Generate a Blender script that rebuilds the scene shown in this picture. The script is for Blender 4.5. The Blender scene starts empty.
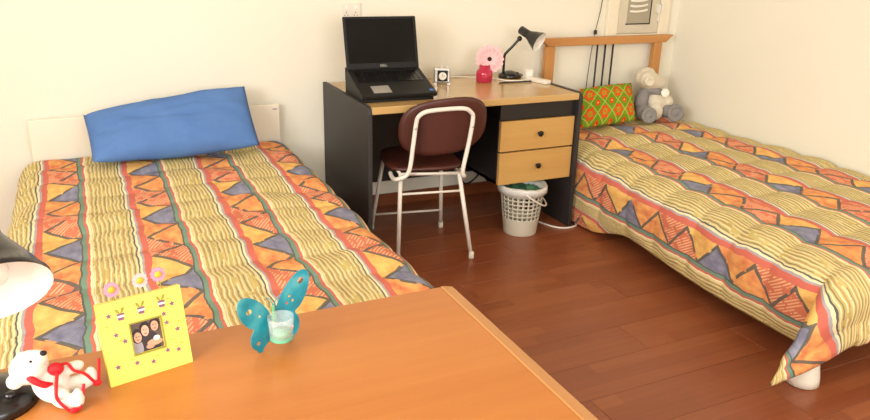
import bpy, bmesh, math, random
from mathutils import Vector, Matrix, noise
random.seed(7)
S = bpy.context.scene
COL = S.collection
PI = math.pi

# ------------------------------------------------------------------ camera
YAW, PITCH, ROLL, FPX = 0.4521, 0.3487, 0.0277, 724.0
fw = Vector((math.sin(YAW)*math.cos(PITCH), math.cos(YAW)*math.cos(PITCH), -math.sin(PITCH)))
rt = Vector((math.cos(YAW), -math.sin(YAW), 0)); up = rt.cross(fw)
r2 = rt*math.cos(ROLL) + up*math.sin(ROLL); u2 = -rt*math.sin(ROLL) + up*math.cos(ROLL)
cam = bpy.data.cameras.new('camera'); cam.sensor_width = 36; cam.lens = FPX/870*36; cam.clip_start = .02
co = bpy.data.objects.new('camera', cam); COL.objects.link(co)
m = Matrix((r2, u2, -fw)).transposed().to_4x4(); m.translation = Vector((-1.1251, -3.7392, 1.434))
co.matrix_world = m
S.camera = co

# ------------------------------------------------------------------ world, daylight, exposure
w = bpy.data.worlds.new('world'); S.world = w; w.use_nodes = True
w.node_tree.nodes['Background'].inputs[0].default_value = (.85, .92, 1, 1)
w.node_tree.nodes['Background'].inputs[1].default_value = 1.2
S.view_settings.view_transform = 'Standard'; S.view_settings.look = 'None'
S.view_settings.gamma = 1; S.view_settings.use_curve_mapping = False
S.view_settings.exposure = -0.34
def area(name, loc, rot, sx, sy, power, col):
    l = bpy.data.lights.new(name, 'AREA'); l.shape = 'RECTANGLE'; l.size = sx; l.size_y = sy; l.energy = power; l.color = col
    o = bpy.data.objects.new(name, l); COL.objects.link(o); o.location = loc; o.rotation_euler = rot
    return o
# daylight from the window beside the camera, then fill added at the wall behind it
area('daylight_and_fill', (-3.45, -4.0, 1.80), (0, -PI/2, 0), 1.35, 2.4, 235, (1, .985, .95))
area('daylight_and_fill', (-.3, -5.92, 1.80), (PI/2, 0, 0), 2.2, 1.35, 95, (1, .985, .95))  # added fill light; the window it stands in is made up

# ------------------------------------------------------------------ helpers
def srgb(r, g, b):
    f = lambda c: c/12.92 if c <= .04045 else ((c+.055)/1.055)**2.4
    return (f(r/255), f(g/255), f(b/255), 1)
def obj(name, me, mat=None, parent=None, smooth=False, world=False):
    """link a mesh / bmesh as one object; world=True: coordinates are world ones, parent is an unrotated Empty"""
    if isinstance(me, bmesh.types.BMesh):
        bm = me; me = bpy.data.meshes.new(name)
        bmesh.ops.recalc_face_normals(bm, faces=bm.faces[:]) if not bm.faces.layers.int.get('keep') else None
        bm.to_mesh(me); bm.free()
    o = bpy.data.objects.new(name, me); COL.objects.link(o)
    if mat and not me.materials: me.materials.append(mat)
    if smooth:
        for p in me.polygons: p.use_smooth = True
    if parent:
        o.parent = parent
        if world:
            off = Vector(parent.location)
            if parent.parent: off = off + Vector(parent.parent.location)
            me.transform(Matrix.Translation(-off))
    return o
def thing(name, label, cat, loc=(0,0,0), rz=0, group=None):
    o = bpy.data.objects.new(name, None); COL.objects.link(o); o.location = loc; o.rotation_euler = (0, 0, rz)
    o.empty_display_size = .05
    return tag(o, label, cat, group)
def tag(o, label=None, cat=None, group=None, kind=None):
    if label: o['label'] = label
    if cat: o['category'] = cat
    if group: o['group'] = group
    if kind: o['kind'] = kind
    return o
def bevel(o, wd, seg=2):
    b = o.modifiers.new('bevel', 'BEVEL'); b.width = wd; b.segments = seg; b.limit_method = 'ANGLE'; b.angle_limit = .7
    return o
def box(bm, lo, hi, mtx=None):
    vs = [bm.verts.new((x, y, z)) for z in (lo[2], hi[2]) for y in (lo[1], hi[1]) for x in (lo[0], hi[0])]
    for f in ((0,2,3,1),(4,5,7,6),(0,1,5,4),(2,6,7,3),(0,4,6,2),(1,3,7,5)): bm.faces.new([vs[i] for i in f])
    if mtx: bmesh.ops.transform(bm, matrix=mtx, verts=vs)
    return vs
def boxes(*pairs):
    bm = bmesh.new()
    for lo, hi in pairs: box(bm, lo, hi)
    return bm
def lathe(bm, prof, n=24, mtx=None, cap=True):
    rings = []; allv = []
    for r, z in prof:
        ring = [bm.verts.new((r*math.cos(2*PI*k/n), r*math.sin(2*PI*k/n), z)) for k in range(n)]
        rings.append(ring); allv += ring
    for a, b in zip(rings, rings[1:]):
        for k in range(n): bm.faces.new((a[k], a[(k+1)%n], b[(k+1)%n], b[k]))
    if cap:
        if prof[0][0] > 1e-6: bm.faces.new(rings[0][::-1])
        if prof[-1][0] > 1e-6: bm.faces.new(rings[-1])
    if mtx: bmesh.ops.transform(bm, matrix=mtx, verts=allv)
    return allv
def axis_mtx(loc, d):
    return Matrix.Translation(loc) @ Vector(d).to_track_quat('Z', 'Y').to_matrix().to_4x4()
def smooth_path(pts, sub=6, closed=False):
    P = [Vector(p) for p in pts]; out = []; n = len(P)
    for i in range(n if closed else n-1):
        if closed: p0, p1, p2, p3 = P[(i-1)%n], P[i], P[(i+1)%n], P[(i+2)%n]
        else: p0, p1, p2, p3 = P[max(i-1,0)], P[i], P[i+1], P[min(i+2,n-1)]
        for k in range(sub):
            t = k/sub
            out.append(.5*((2*p1)+(p2-p0)*t+(2*p0-5*p1+4*p2-p3)*t*t+(3*p1-p0-3*p2+p3)*t**3))
    if not closed: out.append(P[-1])
    return out
def tube(bm, pts, rad, n=8, sub=6, closed=False, flat=None):
    path = smooth_path(pts, sub, closed) if sub > 1 else [Vector(p) for p in pts]
    rings = []; up_ = None; N = len(path)
    for i, p in enumerate(path):
        a = path[(i-1)%N] if closed else path[max(i-1,0)]; b = path[(i+1)%N] if closed else path[min(i+1,N-1)]
        t = (b-a).normalized()
        if up_ is None: up_ = t.orthogonal().normalized()
        up_ = (up_ - t*up_.dot(t)).normalized(); s = t.cross(up_)
        r = rad(i/(N-1)) if callable(rad) else rad
        rings.append([bm.verts.new(p + (up_*math.cos(2*PI*k/n) + s*math.sin(2*PI*k/n))*r) for k in range(n)])
    for i in range(N if closed else N-1):
        A, B = rings[i], rings[(i+1)%N]
        for k in range(n): bm.faces.new((A[k], A[(k+1)%n], B[(k+1)%n], B[k]))
    if not closed: bm.faces.new(rings[0][::-1]); bm.faces.new(rings[-1])
def tube_obj(name, pts, rad, mat, parent=None, world=True, n=8, sub=6, closed=False):
    bm = bmesh.new(); tube(bm, pts, rad, n, sub, closed)
    return obj(name, bm, mat, parent, True, world and parent is not None)
def blob(bm, c, r, rot=(0,0,0), sub=3):
    q = Matrix.Translation(c) @ Matrix.Rotation(rot[2],4,'Z') @ Matrix.Rotation(rot[1],4,'Y') @ Matrix.Rotation(rot[0],4,'X') @ Matrix.Diagonal((r[0], r[1], r[2], 1))
    bmesh.ops.create_icosphere(bm, subdivisions=sub, radius=1, matrix=q)
def plate(bm, outline, holes=(), to3=None):
    """flat polygon with holes, filled"""
    es = []
    for loop in [outline]+list(holes):
        vs = [bm.verts.new(to3(*p)) for p in loop]
        es += [bm.edges.new((vs[i], vs[(i+1)%len(vs)])) for i in range(len(vs))]
    bmesh.ops.triangle_fill(bm, edges=es, use_beauty=True)
def solidify(o, t, off=0):
    s = o.modifiers.new('solid', 'SOLIDIFY'); s.thickness = t; s.offset = off; return o

# ------------------------------------------------------------------ node helper
class NT:
    def __init__(s, name, rough=.5, spec=.5, metal=0):
        s.m = bpy.data.materials.new(name); s.m.use_nodes = True; s.t = s.m.node_tree; s.n = s.t.nodes; s.l = s.t.links
        s.b = s.n['Principled BSDF']; s.b.inputs['Roughness'].default_value = rough; s.b.inputs['Specular IOR Level'].default_value = spec
        s.b.inputs['Metallic'].default_value = metal
    def put(s, sock, v):
        if isinstance(v, bpy.types.NodeSocket): s.l.new(v, sock)
        else: sock.default_value = v
    def node(s, t, out=0, props=None, **ins):
        n = s.n.new(t)
        for k, v in (props or {}).items(): setattr(n, k, v)
        for k, v in ins.items(): s.put(n.inputs[int(k[1:])] if k[0] == 'i' and k[1:].isdigit() else n.inputs[k], v)
        return n.outputs[out]
    def M(s, op, a, b=0., c=0.):
        return s.node('ShaderNodeMath', 0, {'operation': op}, i0=a, i1=b, i2=c)
    def add(s, a, b): return s.M('ADD', a, b)
    def sub(s, a, b): return s.M('SUBTRACT', a, b)
    def mul(s, a, b): return s.M('MULTIPLY', a, b)
    def lt(s, a, b): return s.M('LESS_THAN', a, b)
    def gt(s, a, b): return s.M('GREATER_THAN', a, b)
    def fl(s, a): return s.M('FLOOR', a)
    def fr(s, a): return s.M('FRACT', a)
    def ab(s, a): return s.M('ABSOLUTE', a)
    def mix(s, f, a, b):
        n = s.n.new('ShaderNodeMix'); n.data_type = 'RGBA'
        s.put(n.inputs[0], f); s.put(n.inputs[6], a); s.put(n.inputs[7], b)
        return n.outputs[2]
    def ramp(s, f, stops, const=True):
        n = s.n.new('ShaderNodeValToRGB'); n.color_ramp.interpolation = 'CONSTANT' if const else 'LINEAR'
        e = n.color_ramp.elements
        while len(e) < len(stops): e.new(.5)
        for q, (p, c) in zip(e, stops): q.position = p; q.color = c
        s.put(n.inputs[0], f); return n.outputs[0]
    def xyz(s, v):
        n = s.n.new('ShaderNodeSeparateXYZ'); s.put(n.inputs[0], v); return n.outputs
    def vec(s, x, y, z=0.): return s.node('ShaderNodeCombineXYZ', 0, None, i0=x, i1=y, i2=z)
    def coord(s, k='Object'): return s.n.new('ShaderNodeTexCoord').outputs[k]
    def noise(s, v, scale=5., detail=2., rough=.5, out=0):
        return s.node('ShaderNodeTexNoise', out, None, Vector=v, Scale=scale, Detail=detail, Roughness=rough)
    def white(s, v): return s.node('ShaderNodeTexWhiteNoise', 0, {'noise_dimensions': '3D'}, Vector=v)
    def scale(s, v, x, y, z): return s.node('ShaderNodeVectorMath', 0, {'operation': 'MULTIPLY'}, i0=v, i1=(x, y, z))
    def bump(s, h, dist=.002, strength=.5):
        s.l.new(s.node('ShaderNodeBump', 0, None, Height=h, Distance=dist, Strength=strength), s.b.inputs['Normal'])
    def color(s, c): s.put(s.b.inputs['Base Color'], c); return s.m
def plain(name, c, rough=.5, spec=.5, metal=0, var=.06, sc=30, bump=0):
    t = NT(name, rough, spec, metal); v = t.noise(t.coord(), sc, 3)
    c = srgb(*c); d = tuple(max(0, x*(1-2*var)) for x in c[:3])+(1,); e = tuple(min(1, x*(1+2*var)) for x in c[:3])+(1,)
    t.color(t.mix(v, d, e))
    if bump: t.bump(t.noise(t.coord(), sc*6, 2), bump, .6)
    return t.m
def wood(name, base, dark, rough=.35, axis='x', sc=1., spec=.5, coat=0):
    t = NT(name, rough, spec); v = t.coord()
    s_ = {'x': (1.2, 22, 22), 'y': (22, 1.2, 22), 'z': (22, 22, 1.2)}[axis]
    v = t.scale(v, *(q*sc for q in s_))
    n1 = t.noise(v, 1.0, 5, .6); n2 = t.noise(t.scale(v, 3, 3, 3), 2.2, 3)
    f = t.M('MULTIPLY_ADD', t.sub(n1, .5), 1.7, .5); f = t.add(t.mul(f, .7), t.mul(n2, .3))
    t.color(t.mix(f, srgb(*dark), srgb(*base)))
    t.b.inputs['Coat Weight'].default_value = coat; t.b.inputs['Coat Roughness'].default_value = .15
    return t.m

M = {}
t = NT('wall_paint', .75, .25); n = t.noise(t.coord(), 1.3, 3)
t.color(t.mix(n, srgb(236, 231, 213), srgb(243, 238, 222))); t.bump(t.noise(t.coord(), 160, 2), .0012, .25); M['wall'] = t.m
M['ceiling'] = plain('ceiling_paint', (238, 234, 222), .8, .2, var=.02)
M['skirt'] = wood('skirting_wood', (150, 84, 44), (112, 56, 28), .4)
M['white'] = plain('white_plastic', (232, 226, 212), .4, var=.02)
M['cream'] = plain('cream_paint', (238, 228, 204), .5, var=.02)
M['board'] = plain('white_melamine', (242, 233, 214), .4, var=.02, sc=8)
M['black'] = plain('black_laminate', (26, 24, 24), .42, .5, var=.12, sc=60, bump=.0004)
M['panel'] = plain('charcoal_laminate', (46, 43, 42), .5, .5, var=.12, sc=60, bump=.0004)
M['gloss_black'] = plain('gloss_black', (17, 16, 18), .22, .6, var=.05)
M['plastic_black'] = plain('black_plastic', (20, 20, 21), .5, .3, var=.1)
M['screen'] = plain('screen_glass', (6, 6, 7), .12, .25, var=.02)
M['silver'] = plain('silver_metal', (196, 194, 190), .32, .5, .8, var=.04)
M['chrome'] = plain('bright_metal', (214, 212, 206), .2, .5, 1, var=.02)
M['tube'] = plain('white_enamel', (226, 218, 206), .35, .5, var=.04, sc=50)
M['maroon'] = wood('maroon_veneer', (88, 42, 31), (58, 26, 19), .45, 'z', .6)
M['desk_fg'] = wood('orange_beech', (188, 120, 56), (168, 98, 40), .36, 'x', .9, coat=.15)
M['desk_edge'] = wood('pale_lipping', (196, 142, 86), (178, 120, 66), .4, 'y', 1.)
M['desk_bk'] = wood('honey_beech', (206, 172, 114), (188, 148, 90), .22, 'x', .9, coat=.3)
M['drawer'] = wood('drawer_beech', (206, 164, 96), (186, 140, 76), .4, 'x', .9)
M['bedwood'] = wood('headboard_pine', (204, 148, 86), (184, 122, 62), .45, 'x', 1.)
M['bedwood_v'] = wood('headboard_pine_post', (204, 148, 86), (184, 122, 62), .45, 'z', 1.)
M['mattress'] = plain('mattress_ticking', (226, 220, 206), .9, .1, var=.04, sc=80)
M['bin'] = plain('bin_plastic', (204, 198, 178), .45, var=.03)
M['red'] = plain('red_ribbon', (206, 26, 36), .6, .3, var=.1, sc=200)
M['bear'] = plain('white_plush', (240, 234, 222), .95, .1, var=.05, sc=300, bump=.002)
M['grey_plush'] = plain('grey_plush', (150, 146, 144), .95, .1, var=.1, sc=120, bump=.004)
M['cream_plush'] = plain('cream_fleece', (232, 222, 200), .95, .1, var=.06, sc=120, bump=.005)
M['yellow'] = plain('yellow_paint', (236, 216, 96), .5, .4, var=.03, sc=60)
M['ivory'] = plain('ivory_label', (246, 242, 230), .5, var=.02)
M['pink_petal'] = plain('pink_petal', (250, 190, 192), .6, .3, var=.08, sc=60)
M['orange'] = plain('orange_dot', (240, 176, 46), .6, var=.08, sc=200)
M['lilac'] = plain('lilac_felt', (182, 140, 166), .7, var=.08, sc=300)
M['palelilac'] = plain('pale_felt', (196, 180, 180), .7, var=.08, sc=300)
M['purple'] = plain('purple_print', (128, 84, 116), .7, var=.1, sc=200)
M['olive'] = plain('olive_print', (150, 140, 50), .7, var=.1, sc=200)
M['brown'] = plain('brown_print', (150, 104, 60), .7, var=.1, sc=200)
M['green_bag'] = plain('green_bag', (80, 130, 96), .4, var=.3, sc=30)
M['bag'] = plain('clear_bag', (214, 212, 204), .3, var=.08, sc=40)
M['cable_dark'] = plain('dark_cable', (40, 38, 38), .5)
M['cable_white'] = plain('white_cable', (238, 232, 218), .45)
M['blue_dot'] = plain('blue_sticker', (60, 110, 200), .4)
M['sage'] = plain('green_stem', (92, 120, 60), .6)

# glass
t = NT('clear_glass', .06); t.b.inputs['Alpha'].default_value = .16; t.b.inputs['IOR'].default_value = 1.45
t.color((.95, 1, .97, 1)); M['glass'] = t.m
t = NT('pink_glass', .08); t.b.inputs['Transmission Weight'].default_value = .55; t.color(srgb(236, 60, 100)); M['pink_glass'] = t.m
t = NT('window_glass', .02); t.b.inputs['Transmission Weight'].default_value = 1; t.b.inputs['IOR'].default_value = 1.02; t.color((1,1,1,1)); M['pane'] = t.m
# shade lining
M['lining'] = plain('white_lining', (240, 236, 228), .35, var=.02)
t = NT('frosted_bulb', .25); t.color(srgb(236, 232, 224)); M['bulb'] = t.m
# teal butterfly metal
t = NT('teal_enamel', .35, .5); n = t.noise(t.coord(), 22, 2)
t.color(t.ramp(n, [(.3, srgb(16, 112, 128)), (.5, srgb(24, 138, 158)), (.68, srgb(76, 160, 170))], False)); M['teal'] = t.m
t = NT('green_enamel', .35, .5); t.color(t.mix(t.noise(t.coord(), 40, 2), srgb(64, 150, 130), srgb(110, 176, 120))); M['tealgreen'] = t.m
# blue pillow cotton
t = NT('blue_cotton', .9, .15); n = t.noise(t.coord(), 9, 4)
t.color(t.mix(n, srgb(80, 116, 176), srgb(100, 138, 196))); t.bump(t.noise(t.coord(), 14, 4), .006, .5); M['blue'] = t.m

# laminate floor: three strips to a plank, each strip of several pieces
t = NT('laminate', .3, .5); o_ = t.coord(); x, y, z = t.xyz(o_)
rnd = t.n.new('ShaderNodeObjectInfo').outputs['Random']
strip = t.fl(t.mul(y, 1/.0634)); px = t.add(t.mul(x, 1/.42), t.mul(t.white(t.vec(strip, rnd, 3.)), 1.))
piece = t.fl(px)
k = t.white(t.vec(strip, piece, t.mul(rnd, 91.)))
g = t.noise(t.add(t.scale(o_, 1.6, 34, 1), 0.) if False else t.scale(o_, 1.6, 34, 1), 1.6, 4, .6)
c = t.ramp(k, [(0, srgb(146, 80, 48)), (.4, srgb(154, 86, 52)), (.7, srgb(160, 92, 56)), (1, srgb(168, 98, 60))], False)
c = t.mix(t.mul(t.sub(1., g), .7), c, srgb(112, 56, 32))
edge = t.add(t.lt(t.ab(t.sub(t.fr(t.mul(y, 1/.0634)), .5)), .485), 0.)
t.color(t.mix(t.mul(t.sub(1., edge), .3), c, srgb(96, 48, 28)))
t.b.inputs['Roughness'].default_value = .34; M['floor'] = t.m

# quilt print: UV in metres, u across the stripes, v along them
def quilt_material(name, u0, v0, P=.325):
    t = NT(name, .85, .2)
    uv = t.n.new('ShaderNodeUVMap').outputs[0]; u, v, _ = t.xyz(uv)
    wob = t.mul(t.sub(t.noise(uv, 6, 3, .55), .5), .042); wob2 = t.mul(t.sub(t.noise(t.scale(uv, 1, 1.1, 1), 7, 2, .5, 0), .5), .02)
    uu = t.mul(t.sub(t.add(u, wob), u0), 1/P); s = t.fr(uu)
    band = t.fl(uu)
    # yellow ground with ink lines along the stripe and dashes
    q = t.mul(t.sub(s, .60), 8.5/.40); qi = t.fl(q); qf = t.fr(q)
    dash = t.noise(t.vec(t.mul(qi, 7.3), t.mul(v, 13.), band), 1., 1.)
    gold = t.noise(t.vec(t.mul(u, 110.), t.mul(v, 7.), 0.), 1., 3.)
    ye = t.ramp(gold, [(.25, srgb(172, 148, 76)), (.5, srgb(196, 174, 98)), (.78, srgb(218, 202, 140))], False)
    parity = t.gt(t.fr(t.mul(qi, .5)), .25)
    creamy = t.mul(t.lt(t.ab(t.sub(qf, .25)), .13), t.gt(dash, .36))
    ye = t.mix(t.mul(creamy, .6), ye, srgb(250, 238, 198))
    ink = t.mul(t.lt(t.ab(t.sub(qf, .70)), .12), t.gt(dash, .43))
    ye = t.mix(t.mul(ink, .8), ye, t.mix(parity, srgb(115, 98, 79), srgb(172, 124, 82)))
    specks = t.gt(t.noise(t.vec(t.mul(u, 90.), t.mul(v, 45.), 4.), 1., 1.), .73)
    ye = t.mix(t.mul(specks, .75), ye, srgb(70, 62, 60))
    # triangle band
    T = .20
    a = t.mul(t.sub(s, .11), 1/.36)                       # 0 at the green side, 1 at the red side
    vv = t.mul(t.sub(t.add(v, wob2), v0), 1/T); vi = t.fl(vv); vf = t.fr(vv)
    zig = t.sub(1., t.ab(t.sub(t.mul(vf, 2.), 1.)))        # apex in the middle
    upt = t.lt(a, t.mul(zig, .93))
    hatch = t.gt(t.fr(t.mul(t.add(t.mul(v, 1.), t.mul(u, 1.5)), 48.)), .55)
    brush = t.M('MULTIPLY_ADD', t.sub(t.noise(t.vec(t.mul(u, 30.), t.mul(v, 18.), 1.), 1., 3.), .5), 2.4, .5)
    brush = t.M('MINIMUM', t.M('MAXIMUM', brush, 0.), 1.)
    bl = t.mix(brush, srgb(91, 95, 130), srgb(144, 144, 169))
    rd = t.mix(t.mul(hatch, t.gt(brush, .42)), srgb(213, 107, 74), srgb(239, 178, 132))
    orr = t.mix(brush, srgb(212, 103, 60), srgb(244, 179, 96))
    yo = t.mix(brush, srgb(223, 157, 76), srgb(247, 201, 109))
    third = t.fr(t.mul(t.add(vi, t.mul(band, 1.)), 1/3.)); third = t.add(third, .02)
    upc = t.mix(t.gt(third, .3), bl, t.mix(t.gt(third, .6), rd, orr))
    wi = t.fl(t.add(vv, .5)); th2 = t.add(t.fr(t.mul(t.add(wi, band), 1/3.)), .02)
    dnc = t.mix(t.gt(th2, .3), orr, t.mix(t.gt(th2, .6), yo, rd))
    tri = t.mix(upt, dnc, upc)
    d = t.ab(t.sub(a, t.mul(zig, .93)))
    line = t.mul(t.lt(d, .085), t.gt(t.noise(t.vec(t.mul(u, 20.), t.mul(v, 20.), 9.), 1., 1.), .36))
    tri = t.mix(t.mul(line, .92), tri, srgb(66, 70, 70))
    # edge lines
    CR, RE, GN, DK, LI = srgb(241, 225, 181), srgb(207, 93, 78), srgb(100, 139, 121), srgb(70, 74, 72), srgb(166, 159, 166)
    edges = t.ramp(s, [(0, CR), (.022, RE), (.048, GN), (.092, DK), (.112, RE), (.47, RE), (.535, LI), (.558, CR), (.582, DK), (.596, CR)])
    inb = t.mul(t.gt(s, .110), t.lt(s, .47)); iny = t.gt(s, .60)
    c = t.mix(inb, edges, tri); c = t.mix(iny, c, ye)
    fab = t.noise(uv, 300, 2)
    c = t.mix(t.mul(fab, .14), c, srgb(250, 243, 212))
    t.bump(t.noise(uv, 40, 3), .004, .35)
    return t.color(c)

# green pillow with orange flowers and a pale lattice, on UV in metres
t = NT('green_floral', .85, .2); uv = t.n.new('ShaderNodeUVMap').outputs[0]; u, v, _ = t.xyz(uv)
cu = t.mul(u, 1/.115); cv = t.mul(v, 1/.13)
du = t.sub(t.fr(cu), .5); dv = t.sub(t.fr(cv), .5)
rr = t.M('SQRT', t.add(t.mul(du, du), t.mul(dv, dv))); ang = t.M('ARCTAN2', dv, du)
pet = t.add(.30, t.mul(t.M('COSINE', t.mul(ang, 6.)), .06))
base = t.mix(t.noise(uv, 40, 2), srgb(92, 132, 22), srgb(136, 172, 40))
lat = t.ab(t.sub(t.ab(t.sub(t.fr(t.add(cu, .5)), .5)), t.ab(t.sub(t.fr(cv), .5))))
c = t.mix(t.lt(lat, .045), base, srgb(176, 194, 84))
du2 = t.sub(t.fr(t.add(cu, .5)), .5); dv2 = t.sub(t.fr(t.add(cv, .5)), .5); rr2 = t.M('SQRT', t.add(t.mul(du2, du2), t.mul(dv2, dv2)))
c = t.mix(t.lt(rr2, .16), c, srgb(232, 74, 24))
c = t.mix(t.lt(rr2, .05), c, srgb(232, 210, 90))
c = t.mix(t.lt(rr, pet), c, srgb(236, 84, 30)); c = t.mix(t.lt(rr, .15), c, srgb(150, 176, 50)); c = t.mix(t.lt(rr, .07), c, srgb(236, 96, 36))
t.color(c); t.bump(t.noise(uv, 25, 3), .004, .4); M['floral'] = t.m

# snapshot of three people (flat print)
t = NT('snapshot_print', .25, .5); uv = t.n.new('ShaderNodeUVMap').outputs[0]; u, v, _ = t.xyz(uv)
def ell(cx, cy, a, b, pw=2):
    return t.lt(t.add(t.M('POWER', t.mul(t.ab(t.sub(u, cx)), 1/a), 2.), t.M('POWER', t.mul(t.ab(t.sub(v, cy)), 1/b), 2.)), 1.)
c = t.mix(t.noise(uv, 6, 2), srgb(58, 48, 46), srgb(110, 92, 84))
for cx, cy, a, b, col in ((.5,.2,.42,.42,(44,36,40)), (.12,.15,.2,.3,(150,146,156)), (.18,.55,.19,.24,(40,26,24)), (.46,.72,.19,.24,(36,24,22)), (.80,.78,.19,.22,(52,34,30)),
                          (.19,.5,.125,.17,(208,160,136)), (.46,.66,.125,.18,(214,166,142)), (.79,.74,.125,.165,(206,154,128)),
                          (.72,.22,.26,.11,(206,150,122)), (.80,.34,.11,.08,(236,226,220)), (.55,.12,.14,.08,(198,142,116))):
    c = t.mix(ell(cx, cy, a, b), c, srgb(*col))
for cx, cy in ((.15,.53),(.23,.53),(.42,.70),(.50,.70),(.75,.78),(.83,.78)): c = t.mix(ell(cx, cy, .022, .018), c, srgb(60, 36, 30))
for cx, cy in ((.19,.42),(.46,.57),(.79,.66)): c = t.mix(ell(cx, cy, .05, .018), c, srgb(160, 70, 66))
t.color(c); M['snapshot'] = t.m

# ================================================================== the room
X0, X1, Y0, Y1, ZC = -3.5, 2.42, -6.0, 0.0, 2.75
def struct(name, bm, mat, **k): return tag(obj(name, bm, mat, **k), kind='structure')
fl_ = struct('floor', boxes(((X0-.1, Y0-.1, -.12), (X1+.1, Y1+.1, -.009))), M['skirt'])
pl, pw = 1.26, .1902
def plank_mesh(L):
    bm = bmesh.new(); box(bm, (0, 0, -.009), (L-.0012, pw-.0012, 0))
    tops = [e for e in bm.edges if all(v.co.z > -.001 for v in e.verts)]
    bmesh.ops.bevel(bm, geom=tops, offset=.0012, segments=1, affect='EDGES')
    me = bpy.data.meshes.new('plank'); bm.to_mesh(me); bm.free(); me.materials.append(M['floor']); return me
cache = {}
row = 0; y = Y1-32*pw
while row < 32:
    x = X0 - [0, .42, .84, .21, .63][row % 5]
    while x < X1:
        a, b = max(x, X0), min(x+pl, X1)
        if b-a > .02:
            L = round(b-a, 3)
            if L not in cache: cache[L] = plank_mesh(L)
            o = bpy.data.objects.new('plank', cache[L]); COL.objects.link(o); o.parent = fl_; o.location = (a, y, 0)
        x += pl
    y += pw; row += 1
struct('ceiling', boxes(((X0-.1, Y0-.1, ZC), (X1+.1, Y1+.1, ZC+.1))), M['ceiling'])
struct('wall_back', boxes(((X0-.1, 0, -.1), (X1+.1, .1, ZC))), M['wall'])
struct('wall_right', boxes(((X1, Y0-.1, -.1), (X1+.1, 0, ZC))), M['wall'])
wy0, wy1, wz0, wz1 = -5.35, -2.85, 1.1, 2.5
struct('wall_left', boxes(((X0-.1, Y0-.1, -.1), (X0, wy0, ZC)), ((X0-.1, wy1, -.1), (X0, 0, ZC)), ((X0-.1, wy0, -.1), (X0, wy1, wz0)), ((X0-.1, wy0, wz1), (X0, wy1, ZC))), M['wall'])
fx0, fx1 = -1.45, .85  # opening in the unseen wall for the added fill window
struct('wall_front', boxes(((X0, Y0-.1, -.1), (fx0, Y0, ZC)), ((fx1, Y0-.1, -.1), (X1, Y0, ZC)), ((fx0, Y0-.1, -.1), (fx1, Y0, wz0)), ((fx0, Y0-.1, wz1), (fx1, Y0, ZC))), M['wall'])
def window(name, a, b, along, at_, inward):
    """frame with a middle mullion and two panes; along 'x' or 'y'"""
    P = lambda s, d, z: (s, at_+d, z) if along == 'x' else (at_+d, s, z)
    def bx(s0, s1, z0, z1, d0, d1): return (tuple(map(min, P(s0, d0, z0), P(s1, d1, z1))), tuple(map(max, P(s0, d0, z0), P(s1, d1, z1))))
    d0, d1 = -.08*inward, -.03*inward
    mid = (a+b)/2; fr = .05
    f = struct(name, boxes(bx(a, a+fr, wz0, wz1, d0, d1), bx(b-fr, b, wz0, wz1, d0, d1), bx(a+fr, b-fr, wz0, wz0+fr, d0, d1), bx(a+fr, b-fr, wz1-fr, wz1, d0, d1), bx(mid-.03, mid+.03, wz0+fr, wz1-fr, d0, d1)), M['cream'])
    for s0, s1 in ((a+fr, mid-.03), (mid+.03, b-fr)):
        obj('pane', boxes(bx(s0, s1, wz0+fr, wz1-fr, -.058*inward, -.052*inward)), M['pane'], f)
    obj('window_sill', boxes(bx(a, b, wz0-.0, wz0+.02, -.03*inward, .05*inward)), M['cream'], f)
window('window_1', wy0, wy1, 'y', X0, 1)
window('added_fill_window', fx0, fx1, 'x', Y0, 1)  # made-up window behind the camera, added to go with the fill light
struct('baseboard_back', boxes(((X0, -.014, 0), (X1, 0, .07))), M['skirt'])
struct('baseboard_right', boxes(((X1-.014, Y0, 0), (X1, -.014, .07))), M['skirt'])
struct('baseboard_left', boxes(((X0, Y0, 0), (X0+.014, -.014, .07))), M['skirt'])

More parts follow.
